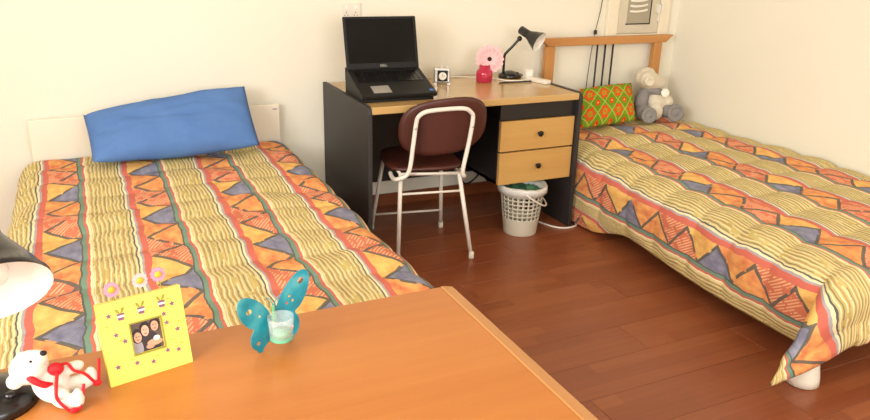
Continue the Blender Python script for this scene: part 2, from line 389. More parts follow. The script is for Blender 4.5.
# ================================================================== beds
def fold(d, r):
    """distance past the mattress edge -> (outward, downward)"""
    if d <= 0: return 0., 0.
    q = r*PI/2
    if d < q: return r*math.sin(d/r), r*(1-math.cos(d/r))
    return r, r+(d-q)
def quilt(name, xl, xr, yf, yh, zt, A_l, A_r, B, mat, flip, r=.1, xr_r=.1, side_fn=None, seed=0, nu=170, nv=250, corner=None, drop=None, tuck=None):
    U0, U1, V0, V1 = xl-A_l, xr+A_r, yf-B, yh
    grid = []; uvs = []
    for j in range(nv+1):
        V = V0+(V1-V0)*j/nv; row = []; U0 = xl-A_l-(drop(V) if drop else 0)
        for i in range(nu+1):
            U = U0+(U1-U0)*i/nu
            sgn = -1 if U < xl else 1
            a = max(xl-U, U-xr, 0); b = max(yf-V, 0); rr_ = r if sgn < 0 else xr_r
            cx, cy = min(max(U, xl), xr), max(V, yf)
            dome = .012*math.sin(PI*min(max((U-xl)/(xr-xl), 0), 1))
            if a > 0 and b > 0:
                rho = math.hypot(a, b); th = math.atan2(b, a); o_, d_ = fold(rho, rr_)
                fx = corner(rho, th) if corner and sgn < 0 else 0
                x, y, z = cx+sgn*(o_*math.cos(th)+fx), cy-o_*math.sin(th)-.15*max(fx, 0), zt-d_
                if rho > .25: z += (rho-.25)*.55*math.exp(-((math.degrees(th)-35)/20)**2)
            elif a > 0:
                o_, d_ = fold(a, rr_); x, y, z = cx+sgn*o_, cy, zt-d_
            elif b > 0:
                o_, d_ = fold(b, r); x, y, z = cx, cy-o_-.06*max(0, b-.15), zt-d_
            else: x, y, z = cx, cy, zt+dome
            if side_fn: x, y, z = side_fn(x, y, z, a if sgn < 0 else 0, b, V)
            row.append(Vector((x, y, max(z, .012))))
        grid.append(row)
    # puffs along the normal
    out = []
    for j in range(nv+1):
        for i in range(nu+1):
            p = grid[j][i]
            tu = grid[j][min(i+1, nu)]-grid[j][max(i-1, 0)]; tv = grid[min(j+1, nv)][i]-grid[max(j-1, 0)][i]
            n = tu.cross(tv); n = n.normalized() if n.length > 1e-9 else Vector((0, 0, 1))
            V = V0+(V1-V0)*j/nv; U0 = xl-A_l-(drop(V) if drop else 0); U = U0+(U1-U0)*i/nu
            q = Vector((U*4+seed, V*4, seed))
            wv = V+.05*noise.noise(Vector((U*3, V*2, seed+5)))
            puff = abs(math.sin(PI*wv/.225))**.7 * (.86+.14*abs(math.sin(PI*(U+.02*noise.noise(q))/.1625))**.7)
            h = .015*puff + .012*noise.noise(q) + .005*noise.noise(q*3.1)
            edge = min(1, min(i, nu-i, j+2, nv-j+3)/5)
            p2 = p + n*(h*edge)
            p2.z = max(p2.z, .01)
            out.append(p2)
            uvs.append(((-U if flip else U-(tuck(xl-U, V) if tuck else 0)), V))
    W_ = nu+1
    faces = [(j*W_+i, j*W_+i+1, (j+1)*W_+i+1, (j+1)*W_+i) for j in range(nv) for i in range(nu)]
    me = bpy.data.meshes.new(name); me.from_pydata(out, [], faces); me.update()
    ul = me.uv_layers.new(name='UVMap')
    for l in me.loops: ul.data[l.index].uv = uvs[l.vertex_index]
    o = obj(name, me, mat, None, True)
    solidify(o, .012, -1)
    return o

def bed(name, label, x0, x1, y0, y1, ztop, legs, legmat, skew=0):
    t_ = thing(name, label, 'bed', ((x0+x1)/2, (y0+y1)/2, 0))
    bm = boxes(((x0+.01, y0+.01, .13), (x1-.01, y1-.01, .25)))
    for v in bm.verts:
        if skew and v.co.x < (x0+x1)/2 and v.co.y < (y0+y1)/2: v.co.x -= skew
    bevel(obj('bed_base', bm, M['mattress'], t_, world=True), .015)
    bevel(obj('mattress', boxes(((x0, y0, .25), (x1, y1, ztop))), M['mattress'], t_, world=True), .05, 4)
    for lx, ly in legs:
        bm = bmesh.new(); lathe(bm, [(.040, .0), (.058, .004), (.056, .03), (.045, .09), (.038, .13)], 20, Matrix.Translation((lx, ly, 0)))
        obj('leg', bm, legmat, t_, True, True)
    return t_
# left bed with white headboard
BL = bed('single_bed', 'single bed with plain white headboard board, its blue pillow propped against it', -1.40, -.36, -2.2, -.07, .405,
         [(-1.3, -.2), (-.46, -.2), (-1.3, -2.1), (-.46, -2.1)], M['white'])
hb = obj('headboard', boxes(((-1.398, -.06, .15), (-.249, -.035, .648))), M['board'], BL, world=True); bevel(hb, .004)
obj('bracket', boxes(((-.285, -.0645, .622), (-.262, -.06, .630))), M['silver'], hb, world=False).data.transform(Matrix.Translation(-Vector(BL.location)))
mq = quilt_material('quilt_print_blue_bed', 1.055-.6*.318, .05, .318)
ql = quilt('quilt', -1.36, -.312, -2.16, -.075, .452, .40, .40, .3, mq, True, seed=1.5, xr_r=.1)
tag(ql, 'patchwork-print quilt with triangle stripes on the bed with the white headboard', 'quilt', 'matching quilts')
# right bed with pine headboard
BR = bed('single_bed', 'single bed with pine headboard and dark spindles in the corner, green pillow on it', 1.30, 2.36, -2.26, -.10, .365,
         [(1.055, -2.30), (2.25, -2.15), (1.4, -.22), (2.25, -.22)], M['white'], .17)
bm = bmesh.new()
zt, zb, ya, yb = .940, .893, -.082, -.040
prof = [(1.315, zt), (2.335, zt), (2.275, zb), (1.375, zb)]
vs = [[bm.verts.new((x, yy, z)) for x, z in prof] for yy in (ya, yb)]
bm.faces.new(vs[0]); bm.faces.new(vs[1][::-1])
for i in range(4): bm.faces.new((vs[0][i], vs[0][(i+1)%4], vs[1][(i+1)%4], vs[1][i]))
bevel(obj('headboard_rail', bm, M['bedwood'], BR, world=True), .004)
for px_ in (1.36, 2.185):
    bevel(obj('headboard_post', boxes(((px_, -.078, 0), (px_+.065, -.044, zb))), M['bedwood_v'], BR, world=True), .003)
bevel(obj('lower_rail', boxes(((1.425, -.076, .30), (2.185, -.048, .36))), M['bedwood'], BR, world=True), .003)
for k in range(3):
    xx = 1.748+.06*k
    tube_obj('spindle', [(xx, -.06, .36), (xx, -.06, zb)], .0062, M['cable_dark'], BR, sub=1)
def corner_flap(rho, th):
    g = lambda c, w: math.exp(-((math.degrees(th)-c)/w)**2)
    return rho*(.74*g(36, 27) - .22*g(2, 6))*min(1, rho/.2)
def side_r(x, y, z, a, b, V):
    # the near side leans towards the foot; hem swings a little
    k = min(max((-.6-V)/1.7, 0), 1)
    wgt = min(max((2.3-x)/1.0, 0), 1)
    x -= .10*k*wgt; z -= .025*k*wgt
    if a > .15: x += .018*math.sin(V*5.2+1.)*(a-.15)/.25 + .05*(a-.15)
    return x, y, z
XL = 1.325
mr = quilt_material('quilt_print_pine_bed', XL-.30, -.06, .345)
head_k = lambda V: min(max((V+1.15)/.35, 0), 1)**2*(3-2*min(max((V+1.15)/.35, 0), 1))
qr = quilt('quilt', XL, 2.335, -2.24, -.10, .405, .365, .10, .305, mr, False, r=.105, xr_r=.06, side_fn=side_r, seed=8.2, corner=corner_flap, drop=lambda V: .085*head_k(V), tuck=lambda a, V: .11*head_k(V)*min(max((a-.31)/.05, 0), 1))
tag(qr, 'patchwork-print quilt with triangle stripes hanging off the bed with the pine headboard', 'quilt', 'matching quilts')

# pillows
def pillow(name, BLc, BRc, TLc, TRc, thick, mat, tuck=(0, -1, .5), n=40, seed=0, sizeuv=(1, 1), wr=.012):
    A, B, C_, D = map(Vector, (BLc, BRc, TLc, TRc)); nrm = ((B-A).cross(C_-A)).normalized()
    vs, fs, uvs = [], [], []
    for side in (1, -1):
        for j in range(n+1):
            for i in range(n+1):
                a, b = i/n, j/n
                ea, eb = 1-abs(2*a-1)**2.6, 1-abs(2*b-1)**2.6
                h = thick*.5*(max(ea, 0)**.5)*(max(eb, 0)**.5)
                # edges draw in between the corners
                a2 = a+.012*math.sin(PI*b)*(.5-a); b2 = b+.012*math.sin(PI*a)*(.5-b)
                p = A*(1-a2)*(1-b2)+B*a2*(1-b2)+C_*(1-a2)*b2+D*a2*b2
                q = Vector((a*5+seed, b*5, side*3+seed))
                h += wr*(noise.noise(q)+.5*noise.noise(q*2.3))*(ea*eb)**.3
                if min(i, j, n-i, n-j) == 0: h = 0
                vs.append(p+nrm*side*h); uvs.append((a*sizeuv[0], b*sizeuv[1]))
    W_ = n+1; o_ = W_*W_
    for j in range(n):
        for i in range(n):
            q = (j*W_+i, j*W_+i+1, (j+1)*W_+i+1, (j+1)*W_+i)
            fs.append(q); fs.append(tuple(o_+k for k in q[::-1]))
    me = bpy.data.meshes.new(name); me.from_pydata(vs, [], fs)
    ul = me.uv_layers.new(name='UVMap')
    for l in me.loops: ul.data[l.index].uv = uvs[l.vertex_index]
    bm = bmesh.new(); bm.from_mesh(me); bmesh.ops.remove_doubles(bm, verts=bm.verts[:], dist=.0002); bm.to_mesh(me); bm.free()
    return obj(name, me, mat, None, True)
bp = pillow('pillow', (-1.15, -.40, .522), (-.425, -.37, .526), (-1.165, -.135, .672), (-.435, -.135, .765), .17, M['blue'], seed=3)
tag(bp, 'large plain blue pillow propped against the white headboard', 'pillow')
gp = pillow('pillow', (1.46, -.345, .45), (1.91, -.30, .455), (1.60, -.12, .635), (2.0, -.115, .652), .10, M['floral'], seed=9, sizeuv=(.46, .27), wr=.006)
tag(gp, 'small green pillow with orange flowers against the pine headboard', 'pillow')

# ================================================================== study desk at the back wall
DW, DF, DB, DH = 1.19, -.70, -.015, .74
D_ = thing('study_desk', 'study desk with black side panels, beech top and two beech drawers against the back wall', 'desk', (DW/2, -.35, 0))
def side_panel(x, mat):
    # tall board with a rounded, sloping front top corner
    pts = [(DB, 0), (DB, DH+.004), (DF+.03, DH+.004), (DF+.008, DH-.004), (DF, DH-.03), (DF, 0)]
    bm = bmesh.new(); a = [bm.verts.new((x, y, z)) for y, z in pts]; b = [bm.verts.new((x+.022, y, z)) for y, z in pts]
    bm.faces.new(a); bm.faces.new(b[::-1])
    for i in range(len(pts)): bm.faces.new((a[i], a[(i+1)%len(pts)], b[(i+1)%len(pts)], b[i]))
    bevel(obj('side_panel', bm, mat, D_, world=True), .002)
side_panel(0, M['panel']); side_panel(DW-.022, M['panel'])
bevel(obj('desktop', boxes(((.022, DF+.005, DH-.034), (DW-.022, DB, DH))), M['desk_bk'], D_, world=True), .003)
obj('modesty_panel', boxes(((.022, -.115, .185), (DW-.022, -.098, DH-.034))), M['black'], D_, world=True)
# drawer pedestal
dx0, dx1, dz0, dz1 = .715, DW-.022, .285, .635
ped = obj('drawer_carcass', boxes(((dx0, DF+.045, dz0), (dx0+.016, -.115, dz1+.07)), ((dx1-.004, DF+.045, dz0), (dx1, -.115, dz1+.07)), ((dx0, DF+.045, dz0), (dx1, -.115, dz0+.016)),
                                  ((dx0, DF+.06, dz1), (dx1, -.115, dz1+.016)), ((dx0, DF+.030, dz1-.012), (dx1, DF+.044, DH-.034))), M['black'], D_, world=True)
for z0, z1 in ((dz0-.002, .452), (.460, dz1-.018)):
    d = bevel(obj('drawer', boxes(((dx0+.004, DF+.022, z0), (dx1-.004, DF+.044, z1))), M['drawer'], D_, world=True), .002)
    bm = bmesh.new(); lathe(bm, [(.007, 0), (.007, .01), (.014, .016), (.015, .022), (.010, .026), (0, .027)], 16, axis_mtx(Vector(((dx0+dx1)/2+.005, DF+.022, (z0+z1)/2+.005))-Vector(D_.location), (0, -1, 0)))
    obj('knob', bm, M['plastic_black'], d, True)

# ------------------------------------------------------------------ chair
CH = thing('chair', 'dark maroon wooden chair with white tubular steel frame pushed under the study desk', 'chair', (.313, -.607, 0), math.radians(-11))
Rz = Matrix.Rotation(math.radians(-11), 4, 'Z')
def loc(p): return Rz.inverted() @ (Vector(p)-Vector((.313, -.607, 0)))
# seat: rounded square, slightly dished, raised front
bm = bmesh.new(); n = 28; rings = []
def sq(th, rx, ry, e=4.): 
    c, s = math.cos(th), math.sin(th); q = (abs(c)**e+abs(s)**e)**(-1/e); return c*q*rx, s*q*ry
for k_, z_ in ((.0, .428), (.96, .428), (1.0, .434), (1.0, .444), (.96, .450), (.6, .446), (.0, .444)):
    rings.append([bm.verts.new((sq(2*PI*i/n, .188*k_, .185*k_)[0], sq(2*PI*i/n, .188*k_, .185*k_)[1]+.03, z_+.012*max(0, sq(2*PI*i/n, 1, k_)[1]))) for i in range(n)])
for a, b in zip(rings, rings[1:]):
    for i in range(n): bm.faces.new((a[i], a[(i+1)%n], b[(i+1)%n], b[i]))
bmesh.ops.remove_doubles(bm, verts=bm.verts[:], dist=1e-5)
obj('seat', bm, M['maroon'], CH, True)
# backrest: oval plywood shell curved round the sitter
def backrest():
    vs, fs = [], []; nu, nv = 32, 10
    for side in (0, 1):
        for j in range(nv+1):
            rr_ = j/nv
            for i in range(nu):
                th = 2*PI*i/nu; a0, b0 = sq(th, .212*rr_, .138*rr_, 2.7); a = a0; b = b0+a0*.10
                vs.append((a+.066, -.190+.9*a*a + .15*(-b) + side*.014 - (.004 if rr_ > .95 else 0)*(1-2*side)*-1, .650+b))
    N = (nv+1)*nu
    for s in (0, 1):
        for j in range(nv):
            for i in range(nu):
                q = (s*N+j*nu+i, s*N+j*nu+(i+1)%nu, s*N+(j+1)*nu+(i+1)%nu, s*N+(j+1)*nu+i)
                fs.append(q if s else q[::-1])
    for i in range(nu):
        a, b = nv*nu+i, nv*nu+(i+1)%nu; fs.append((a, b, N+b, N+a))
    me = bpy.data.meshes.new('backrest'); me.from_pydata(vs, [], fs)
    bm = bmesh.new(); bm.from_mesh(me); bmesh.ops.remove_doubles(bm, verts=bm.verts[:], dist=1e-5); return bm
obj('backrest', backrest(), M['maroon'], CH, True)
# back tube: from under the seat, out, up, across and down again
yb_ = -.222
bt = [(-.175, -.10, .415), (-.175, -.16, .408), (-.160, -.205, .415), (-.112, -.218, .45), (-.090, -.210, .58), (-.078, -.206, .67), (-.068, -.211, .708), (-.032, -.221, .733), (.055, -.222, .742), (.142, -.221, .743), (.180, -.211, .722),
      (.192, -.206, .69), (.176, -.210, .58), (.150, -.218, .45), (.162, -.205, .415), (.17, -.16, .408), (.17, -.10, .415)]
tube_obj('back_tube', bt, .0105, M['tube'], CH, world=False, n=10)
feet = {'rr': (.468, -.88, 0), 'fr': (.51, -.447, 0), 'fl': (.153, -.331, 0), 'rl': (.118, -.785, 0)}
tops = {'rr': (.415, -.82, .425), 'fr': (.475, -.50, .435), 'fl': (.195, -.41, .435), 'rl': (.145, -.745, .425)}
L3 = {k: (loc(tops[k]), loc(feet[k])) for k in feet}
for k in feet:
    a, b = L3[k]
    lg = tube_obj('leg', [a, b+Vector((0, 0, .006))], .0105, M['tube'], CH, world=False, n=10, sub=1)
    bm = bmesh.new(); lathe(bm, [(.012, 0), (.014, .004), (.0135, .03), (.0115, .034)], 12, Matrix.Translation(b)); obj('rubber_foot', bm, M['white'], lg, True)
def on(k, z): a, b = L3[k]; f = (z-a.z)/(b.z-a.z); return a+(b-a)*f
for (k1, z1), (k2, z2) in ((('rl', .33), ('rr', .34)), (('fl', .085), ('fr', .105))):
    tube_obj('stretcher', [on(k1, z1), on(k2, z2)], .006, M['tube'], CH, world=False, sub=1)
tube_obj('seat_rail', [L3['rl'][0], L3['fl'][0], L3['fr'][0], L3['rr'][0]], .009, M['tube'], CH, world=False, sub=1, closed=True)
for sx in (-.082, .189):
    bm = bmesh.new(); blob(bm, (sx, -.2185, .655), (.006, .004, .006), sub=2); obj('screw', bm, M['silver'], CH, True)

# ------------------------------------------------------------------ waste bin
BC = (.885, -.655, 0)
WB = thing('waste_basket', 'cream plastic waste basket with lattice holes under the desk drawers', 'waste basket', BC)
bm = bmesh.new(); n = 72; zs = [0, .004, .05, .085] + [.085+.0075*k for k in range(1, 19)] + [.235, .252]
rad = lambda z: .088+.030*z/.25
R_ = []
for z in zs: R_.append([bm.verts.new((rad(z)*math.cos(2*PI*i/n), rad(z)*math.sin(2*PI*i/n), z)) for i in range(n)])
for j in range(len(zs)-1):
    for i in range(n):
        if 3 < j < 21 and (j % 3 != 0) and i % 3 != 0: continue
        bm.faces.new((R_[j][i], R_[j][(i+1)%n], R_[j+1][(i+1)%n], R_[j+1][i]))
bm.faces.new(R_[0][::-1])
solidify(obj('bucket', bm, M['bin'], WB, True), .003, -1)
bm = bmesh.new(); tube(bm, [(.121*math.cos(2*PI*k/24), .121*math.sin(2*PI*k/24), .255) for k in range(24)], .0075, 8, 2, True); obj('rim', bm, M['bin'], WB, True)
tube_obj('bail_handle', [(.128*math.cos(a), .128*math.sin(a)-.004, .248-.085*math.sin((a+2.0)/2.9*PI)) for a in [-2.0+2.9*k/12 for k in range(13)]], .0045, M['white'], WB, world=False)
# bag liner, a thing inside the bin
vs = []; fs = []; n = 48
prof_b = [(.105, .215), (.108, .23), (.113, .25), (.124, .272), (.131, .262), (.132, .235)]
for j, (r_, z) in enumerate(prof_b):
    for i in range(n):
        a = 2*PI*i/n; q = noise.noise(Vector((math.cos(a)*3, math.sin(a)*3, j*.8)))
        vs.append((BC[0]+(r_+.005*q*(j > 1))*math.cos(a), BC[1]+(r_+.005*q*(j > 1))*math.sin(a), z+(.008*q if j > 2 else 0)))
for j in range(len(prof_b)-1):
    for i in range(n): fs.append((j*n+i, j*n+(i+1)%n, (j+1)*n+(i+1)%n, (j+1)*n+i))
me = bpy.data.meshes.new('bin_liner'); me.from_pydata(vs, [], fs)
o = obj('bin_liner', me, M['bag'], None, True); solidify(o, .001); tag(o, 'thin pale plastic bag lining the waste basket', 'bin liner')
bm = bmesh.new()
vs = []
for j in range(15):
    for i in range(15):
        x, y = -.1+.2*i/14, -.1+.2*j/14
        q = noise.noise(Vector((x*30, y*30, 2)))
        f = min(1, .1/max(.001, math.hypot(x, y)))
        vs.append(bm.verts.new((BC[0]+x*f, BC[1]+y*f, .235+.03*q)))
for j in range(14):
    for i in range(14): bm.faces.new((vs[j*15+i], vs[j*15+i+1], vs[(j+1)*15+i+1], vs[(j+1)*15+i]))
o = obj('crumpled_bag', bm, M['green_bag'], None, True); solidify(o, .004); tag(o, 'crumpled green plastic bag inside the waste basket', 'plastic bag')

# ------------------------------------------------------------------ laptop on stand
LP = Vector((.205, -.46, DH)); tilt = math.radians(-1.5)
st = thing('laptop_stand', 'black wedge laptop stand on the study desk', 'stand', LP, tilt)
# wedge: front low, back high; local y from -.13 to .14
sl = math.atan2(.088, .25)
def wedge(x0, x1):
    pts = [(-.135, 0), (.150, 0), (.150, .098), (.140, .102), (-.135, .012)]
    bm = bmesh.new(); a = [bm.verts.new((x0, y, z)) for y, z in pts]; b = [bm.verts.new((x1, y, z)) for y, z in pts]
    bm.faces.new(a); bm.faces.new(b[::-1])
    for i in range(5): bm.faces.new((a[i], a[(i+1)%5], b[(i+1)%5], b[i]))
    return bm
bevel(obj('wedge_body', wedge(-.181, .175), M['plastic_black'], st), .003)
obj('back_lip', boxes(((-.181, .146, .06), (.175, .152, .122))), M['plastic_black'], st)
lap = thing('laptop', 'open black laptop with dark screen sitting on the black stand', 'laptop', LP+Vector((0, 0, .016)), tilt)
TB = Matrix.Translation((0, -.14, 0)) @ Matrix.Rotation(sl*1.0, 4, 'X')       # base frame: y forward from front edge
bm = bmesh.new(); box(bm, (-.19, -.002, 0), (.19, .258, .020), TB); base = bevel(obj('base', bm, M['plastic_black'], lap), .004)
bm = bmesh.new()
for r_ in range(5):
    for c_ in range(15):
        x = -.165+c_*.0222; y_ = .125+r_*.0205
        box(bm, (x, y_, .020), (x+.0190, y_+.0175, .0225), TB)
obj('keyboard', bm, M['gloss_black'], base)
bm = bmesh.new(); box(bm, (-.125, .022, .0195), (-.035, .088, .0208), TB); obj('touchpad', bm, M['silver'], base)
bm = bmesh.new(); box(bm, (.158, .018, .0195), (.178, .036, .0206), TB); obj('sticker', bm, M['blue_dot'], base)
TL_ = Matrix.Translation(TB @ Vector((0, .254, .018))) @ Matrix.Rotation(math.radians(-14), 4, 'X')
bm = bmesh.new(); box(bm, (-.19, -.004, 0), (.19, .008, .255), TL_); lid = bevel(obj('lid', bm, M['plastic_black'], lap), .005, 3)
bm = bmesh.new(); box(bm, (-.174, -.0052, .030), (.174, -.0042, .243), TL_); obj('screen', bm, M['screen'], lid)
bm = bmesh.new(); box(bm, (-.15, -.002, -.008), (.15, .010, .006), TL_); obj('hinge', bm, M['plastic_black'], lid)
def text_mesh(s, size, mtx):
    cu = bpy.data.curves.new('txt', 'FONT'); cu.body = s; cu.size = size; cu.align_x = 'CENTER'; cu.extrude = .0003
    o = bpy.data.objects.new('txt', cu); COL.objects.link(o)
    dg = bpy.context.evaluated_depsgraph_get(); me = bpy.data.meshes.new_from_object(o.evaluated_get(dg)); bpy.data.objects.remove(o)
    me.transform(mtx); return me
obj('logo', text_mesh('DELL', .016, TL_ @ Matrix.Translation((0, -.0056, .011)) @ Matrix.Rotation(PI/2, 4, 'X')), M['silver'], lid)

# ------------------------------------------------------------------ small clock
ck = thing('desk_clock', 'small square silver desk clock beside the laptop', 'clock', (.60, -.225, DH), math.radians(-20))
bevel(obj('case', boxes(((-.045, -.018, .004), (.045, .022, .086))), M['silver'], ck), .008, 3)
bevel(obj('bezel', boxes(((-.026, -.022, .014), (.030, -.0175, .072))), M['plastic_black'], ck), .002)
bm = bmesh.new(); lathe(bm, [(.021, 0), (.021, .0015)], 24, axis_mtx((.002, -.0222, .043), (0, -1, 0))); dial = obj('dial', bm, M['ivory'], ck)
obj('hand', boxes(((.0012, -.0243, .043), (.0028, -.0238, .058)), ((.002, -.0243, .0423), (.014, -.0238, .0437))), M['plastic_black'], dial)
for sx in (-.03, .0, .03):
    bm = bmesh.new(); lathe(bm, [(.006, 0), (.006, .005), (.003, .006)], 12, Matrix.Translation((sx, .002, .086))); obj('button', bm, M['white'], ck)
for sx in (-.036, .036): obj('foot', boxes(((sx-.008, -.014, 0), (sx+.008, .018, .005))), M['silver'], ck)

# ------------------------------------------------------------------ gerbera and vase
VP = Vector((.845, -.255, DH))
vz = thing('glass_vase', 'small pink glass vase on the study desk holding the pink gerbera', 'vase', VP)
bm = bmesh.new(); lathe(bm, [(.0, .001), (.040, .001), (.045, .006), (.046, .050), (.042, .062), (.030, .072), (.029, .094), (.025, .094), (.025, .074), (.037, .060), (.041, .048), (.040, .012), (0, .010)], 28); obj('body', bm, M['pink_glass'], vz, True)
gb = thing('gerbera', 'pink gerbera flower with dark centre standing in the pink vase', 'flower', VP+Vector((0, 0, .02)))
fc = Vector((.040, .022, .120-.02)); fn = Vector((-.35, -.85, .22)).normalized()
tube_obj('stem', [(0, 0, 0), (.004, 0, .05), (.02, .02, .080), fc-fn*.004+Vector((.0, .004, 0))], .0028, M['sage'], gb, world=False)
def petal_mesh(L, wd):
    bm = bmesh.new(); rows = []
    for k, (f, ww) in enumerate(((0, .3), (.35, .8), (.7, 1.), (.92, .8), (1., .35))):
        z = .18*math.sin(f*2.2)*L*.5
        rows.append([bm.verts.new((L*f, s*wd*ww/2, z+(abs(s) < .5)*-.001)) for s in (-1, 0, 1)])
    for a, b in zip(rows, rows[1:]):
        for i in range(2): bm.faces.new((a[i], b[i], b[i+1], a[i+1]))
    me = bpy.data.meshes.new('petal'); bm.to_mesh(me); bm.free(); me.materials.append(M['pink_petal'])
    for p in me.polygons: p.use_smooth = True
    return me
pm1, pm2 = petal_mesh(.074, .024), petal_mesh(.054, .019)
fq = fn.to_track_quat('Z', 'Y').to_matrix().to_4x4()
for k in range(30):
    o = bpy.data.objects.new('petal', pm1 if k < 18 else pm2); COL.objects.link(o); o.parent = gb
    a = 2*PI*k/18 if k < 18 else 2*PI*(k+.5)/12
    o.matrix_local = Matrix.Translation(fc+fn*(.0 if k < 18 else .004)) @ fq @ Matrix.Rotation(a, 4, 'Z') @ Matrix.Rotation(-.12 if k < 18 else -.35, 4, 'Y') @ Matrix.Translation((.006, 0, 0))
bm = bmesh.new(); blob(bm, fc+fn*.006, (.014, .014, .008), sub=2); bmesh.ops.rotate(bm, cent=fc+fn*.006, matrix=fq.to_3x3(), verts=bm.verts[:]); obj('flower_centre', bm, M['plastic_black'], gb, True)

# ------------------------------------------------------------------ desk lamps
def desk_lamp(label, base, br, joints, open_c, N, sr, hl, stem_r):
    L_ = thing('desk_lamp', label, 'lamp', base); B0 = Vector(base); N = Vector(N).normalized()
    bm = bmesh.new(); lathe(bm, [(br, 0), (br, .010), (br*.96, .018), (br*.55, .030), (br*.30, .036), (0, .037)], 36); obj('base', bm, M['gloss_black'], L_, True)
    bm = bmesh.new(); lathe(bm, [(.008, .0), (.008, .008), (.006, .010)], 12, Matrix.Translation((br*.45, -br*.45, .022))); obj('switch', bm, M['gloss_black'], L_, True)
    arm = tube_obj('arm', [Vector(j)-B0 for j in joints], stem_r, M['gloss_black'], L_, world=False, n=10, sub=8)
    bm = bmesh.new(); blob(bm, Vector(joints[-1])-B0, (stem_r*2,)*3, sub=2); obj('joint', bm, M['gloss_black'], arm, True)
    oc = Vector(open_c)-B0; A = axis_mtx(oc-N*hl, N)
    k = hl
    outer = [(0, 0), (sr*.36, 0), (sr*.42, k*.03), (sr*.42, k*.40), (sr*.46, k*.46), (sr*.62, k*.60), (sr*.84, k*.80), (sr*.97, k*.94), (sr, k*.95), (sr, k)]
    bm = bmesh.new(); lathe(bm, outer, 36, A, False); sh = obj('shade', bm, M['gloss_black'], L_, True)
    inner = [(sr*.985, k*.998), (sr*.95, k*.94), (sr*.80, k*.80), (sr*.58, k*.62), (sr*.40, k*.50), (0, k*.49)]
    bm = bmesh.new(); lathe(bm, [(sr, k)]+inner, 36, A, False); obj('lining', bm, M['lining'], sh, True)
    bm = bmesh.new(); lathe(bm, [(sr*.2, k*.49), (sr*.2, k*.6), (sr*.30, k*.68), (sr*.34, k*.77), (sr*.27, k*.87), (sr*.12, k*.915), (0, k*.92)], 24, A); obj('bulb', bm, M['bulb'], sh, True)
    return L_
desk_lamp('black gooseneck desk lamp on the study desk beside the pink flower', (1.070, -.155, DH), .066,
          [(1.022, -.16, DH+.02), (1.020, -.165, .80), (1.015, -.175, .862), (1.024, -.18, .884), (1.055, -.19, .918), (1.092, -.20, .962)], (1.163, -.295, .952), (.42, -.74, -.40), .056, .138, .0075)

# adapter, power strip and cables on the desk
ad = thing('plug_adapter', 'white boxy plug adapter standing beside the lamp base on the study desk', 'adapter', (1.138, -.238, DH))
bevel(obj('body', boxes(((-.024, -.02, 0), (.024, .02, .058))), M['white'], ad), .006)
bevel(obj('socket_face', boxes(((-.017, -.023, .010), (.017, -.0195, .048))), M['ivory'], ad), .002)
ps = thing('power_strip', 'white power strip lying across the back corner of the study desk', 'power strip', (1.135, -.355, DH), math.radians(-76))
bevel(obj('body', boxes(((-.075, -.022, 0), (.075, .022, .022))), M['white'], ps), .006, 3)
for k in range(3):
    bm = bmesh.new(); lathe(bm, [(.014, .0218), (.014, .0226)], 16, Matrix.Translation((-.045+.045*k, 0, 0))); obj('outlet', bm, M['cream'], ps)
o = tube_obj('white_cable', [(.47, -.06, DH+.004), (.60, -.07, DH+.004), (.78, -.09, DH+.004), (.93, -.19, DH+.004), (.985, -.275, DH+.004), (1.06, -.295, DH+.004), (1.125, -.275, DH+.008)], .004, M['cable_white']); tag(o, 'white cable running along the back of the study desk', 'cable')
o = tube_obj('dark_cable', [(.90, -.33, DH+.0045), (.96, -.325, DH+.0045), (1.04, -.33, DH+.0045), (1.10, -.335, DH+.006)], .004, M['cable_dark']); tag(o, 'short black lamp cord on the study desk in front of the lamp', 'cable')
o = tube_obj('white_cable', [(1.03, -.50, .005), (1.06, -.62, .005), (1.10, -.70, .005), (1.15, -.725, .005), (1.21, -.715, .005), (1.235, -.68, .005)], .005, M['cable_white']); tag(o, 'white cable curving on the floor round the foot of the desk panel', 'cable')
for k, (dx, lab) in enumerate(((-.06, 'dark cable drooping behind the desk, touching the skirting'), (.10, 'dark cable drooping behind the desk, nearer the drawers'))):
    o = tube_obj('drooping_cable', [(.86+dx, -.07, .40), (.87+dx, -.06, .20), (.91+dx, -.05, .10), (.96+dx, -.045, .09), (1.02+dx, -.06, .16), (1.05+dx, -.07, .30)], .005, M['cable_dark']); tag(o, lab, 'cable')

# ------------------------------------------------------------------ wall items
ws = thing('wall_socket', 'white double wall socket on the back wall behind the laptop', 'socket', (.165, 0, 1.105))
bevel(obj('plate', boxes(((-.055, -.010, -.042), (.055, 0, .042))), M['white'], ws), .004)
for sx in (-.026, .026):
    bevel(obj('switch', boxes(((sx-.008, -.013, .012), (sx+.008, -.009, .030))), M['ivory'], ws), .001)
    for hx, hz in ((-.008, -.02), (.008, -.02), (0, -.006)):
        bm = bmesh.new(); lathe(bm, [(.0028, 0), (.0028, .0006)], 10, axis_mtx((sx+hx, -.0100, hz), (0, -1, 0))); obj('pin_hole', bm, M['cable_dark'], ws)
ep = thing('electrical_panel', 'grey metal meter box with cream frame on the wall above the pine headboard', 'meter box', (2.075, 0, 1.20))
ex = lambda a: a-2.075
fz0, fz1 = .935-1.2, 1.50-1.2
for a, b in ((1.83, 1.912), (2.245, 2.325)):
    bevel(obj('frame_stile', boxes(((ex(a), -.030, fz0), (ex(b), 0, fz1))), M['cream'], ep), .006)
bevel(obj('frame_rail', boxes(((ex(1.912), -.030, fz1-.06), (ex(2.245), 0, fz1))), M['cream'], ep), .006)
bevel(obj('frame_rail', boxes(((ex(1.912), -.030, fz0), (ex(2.245), 0, fz0+.010))), M['cream'], ep), .003)
M['box_grey'] = plain('box_grey', (216, 208, 188), .4, .5, .2, var=.04, sc=10)
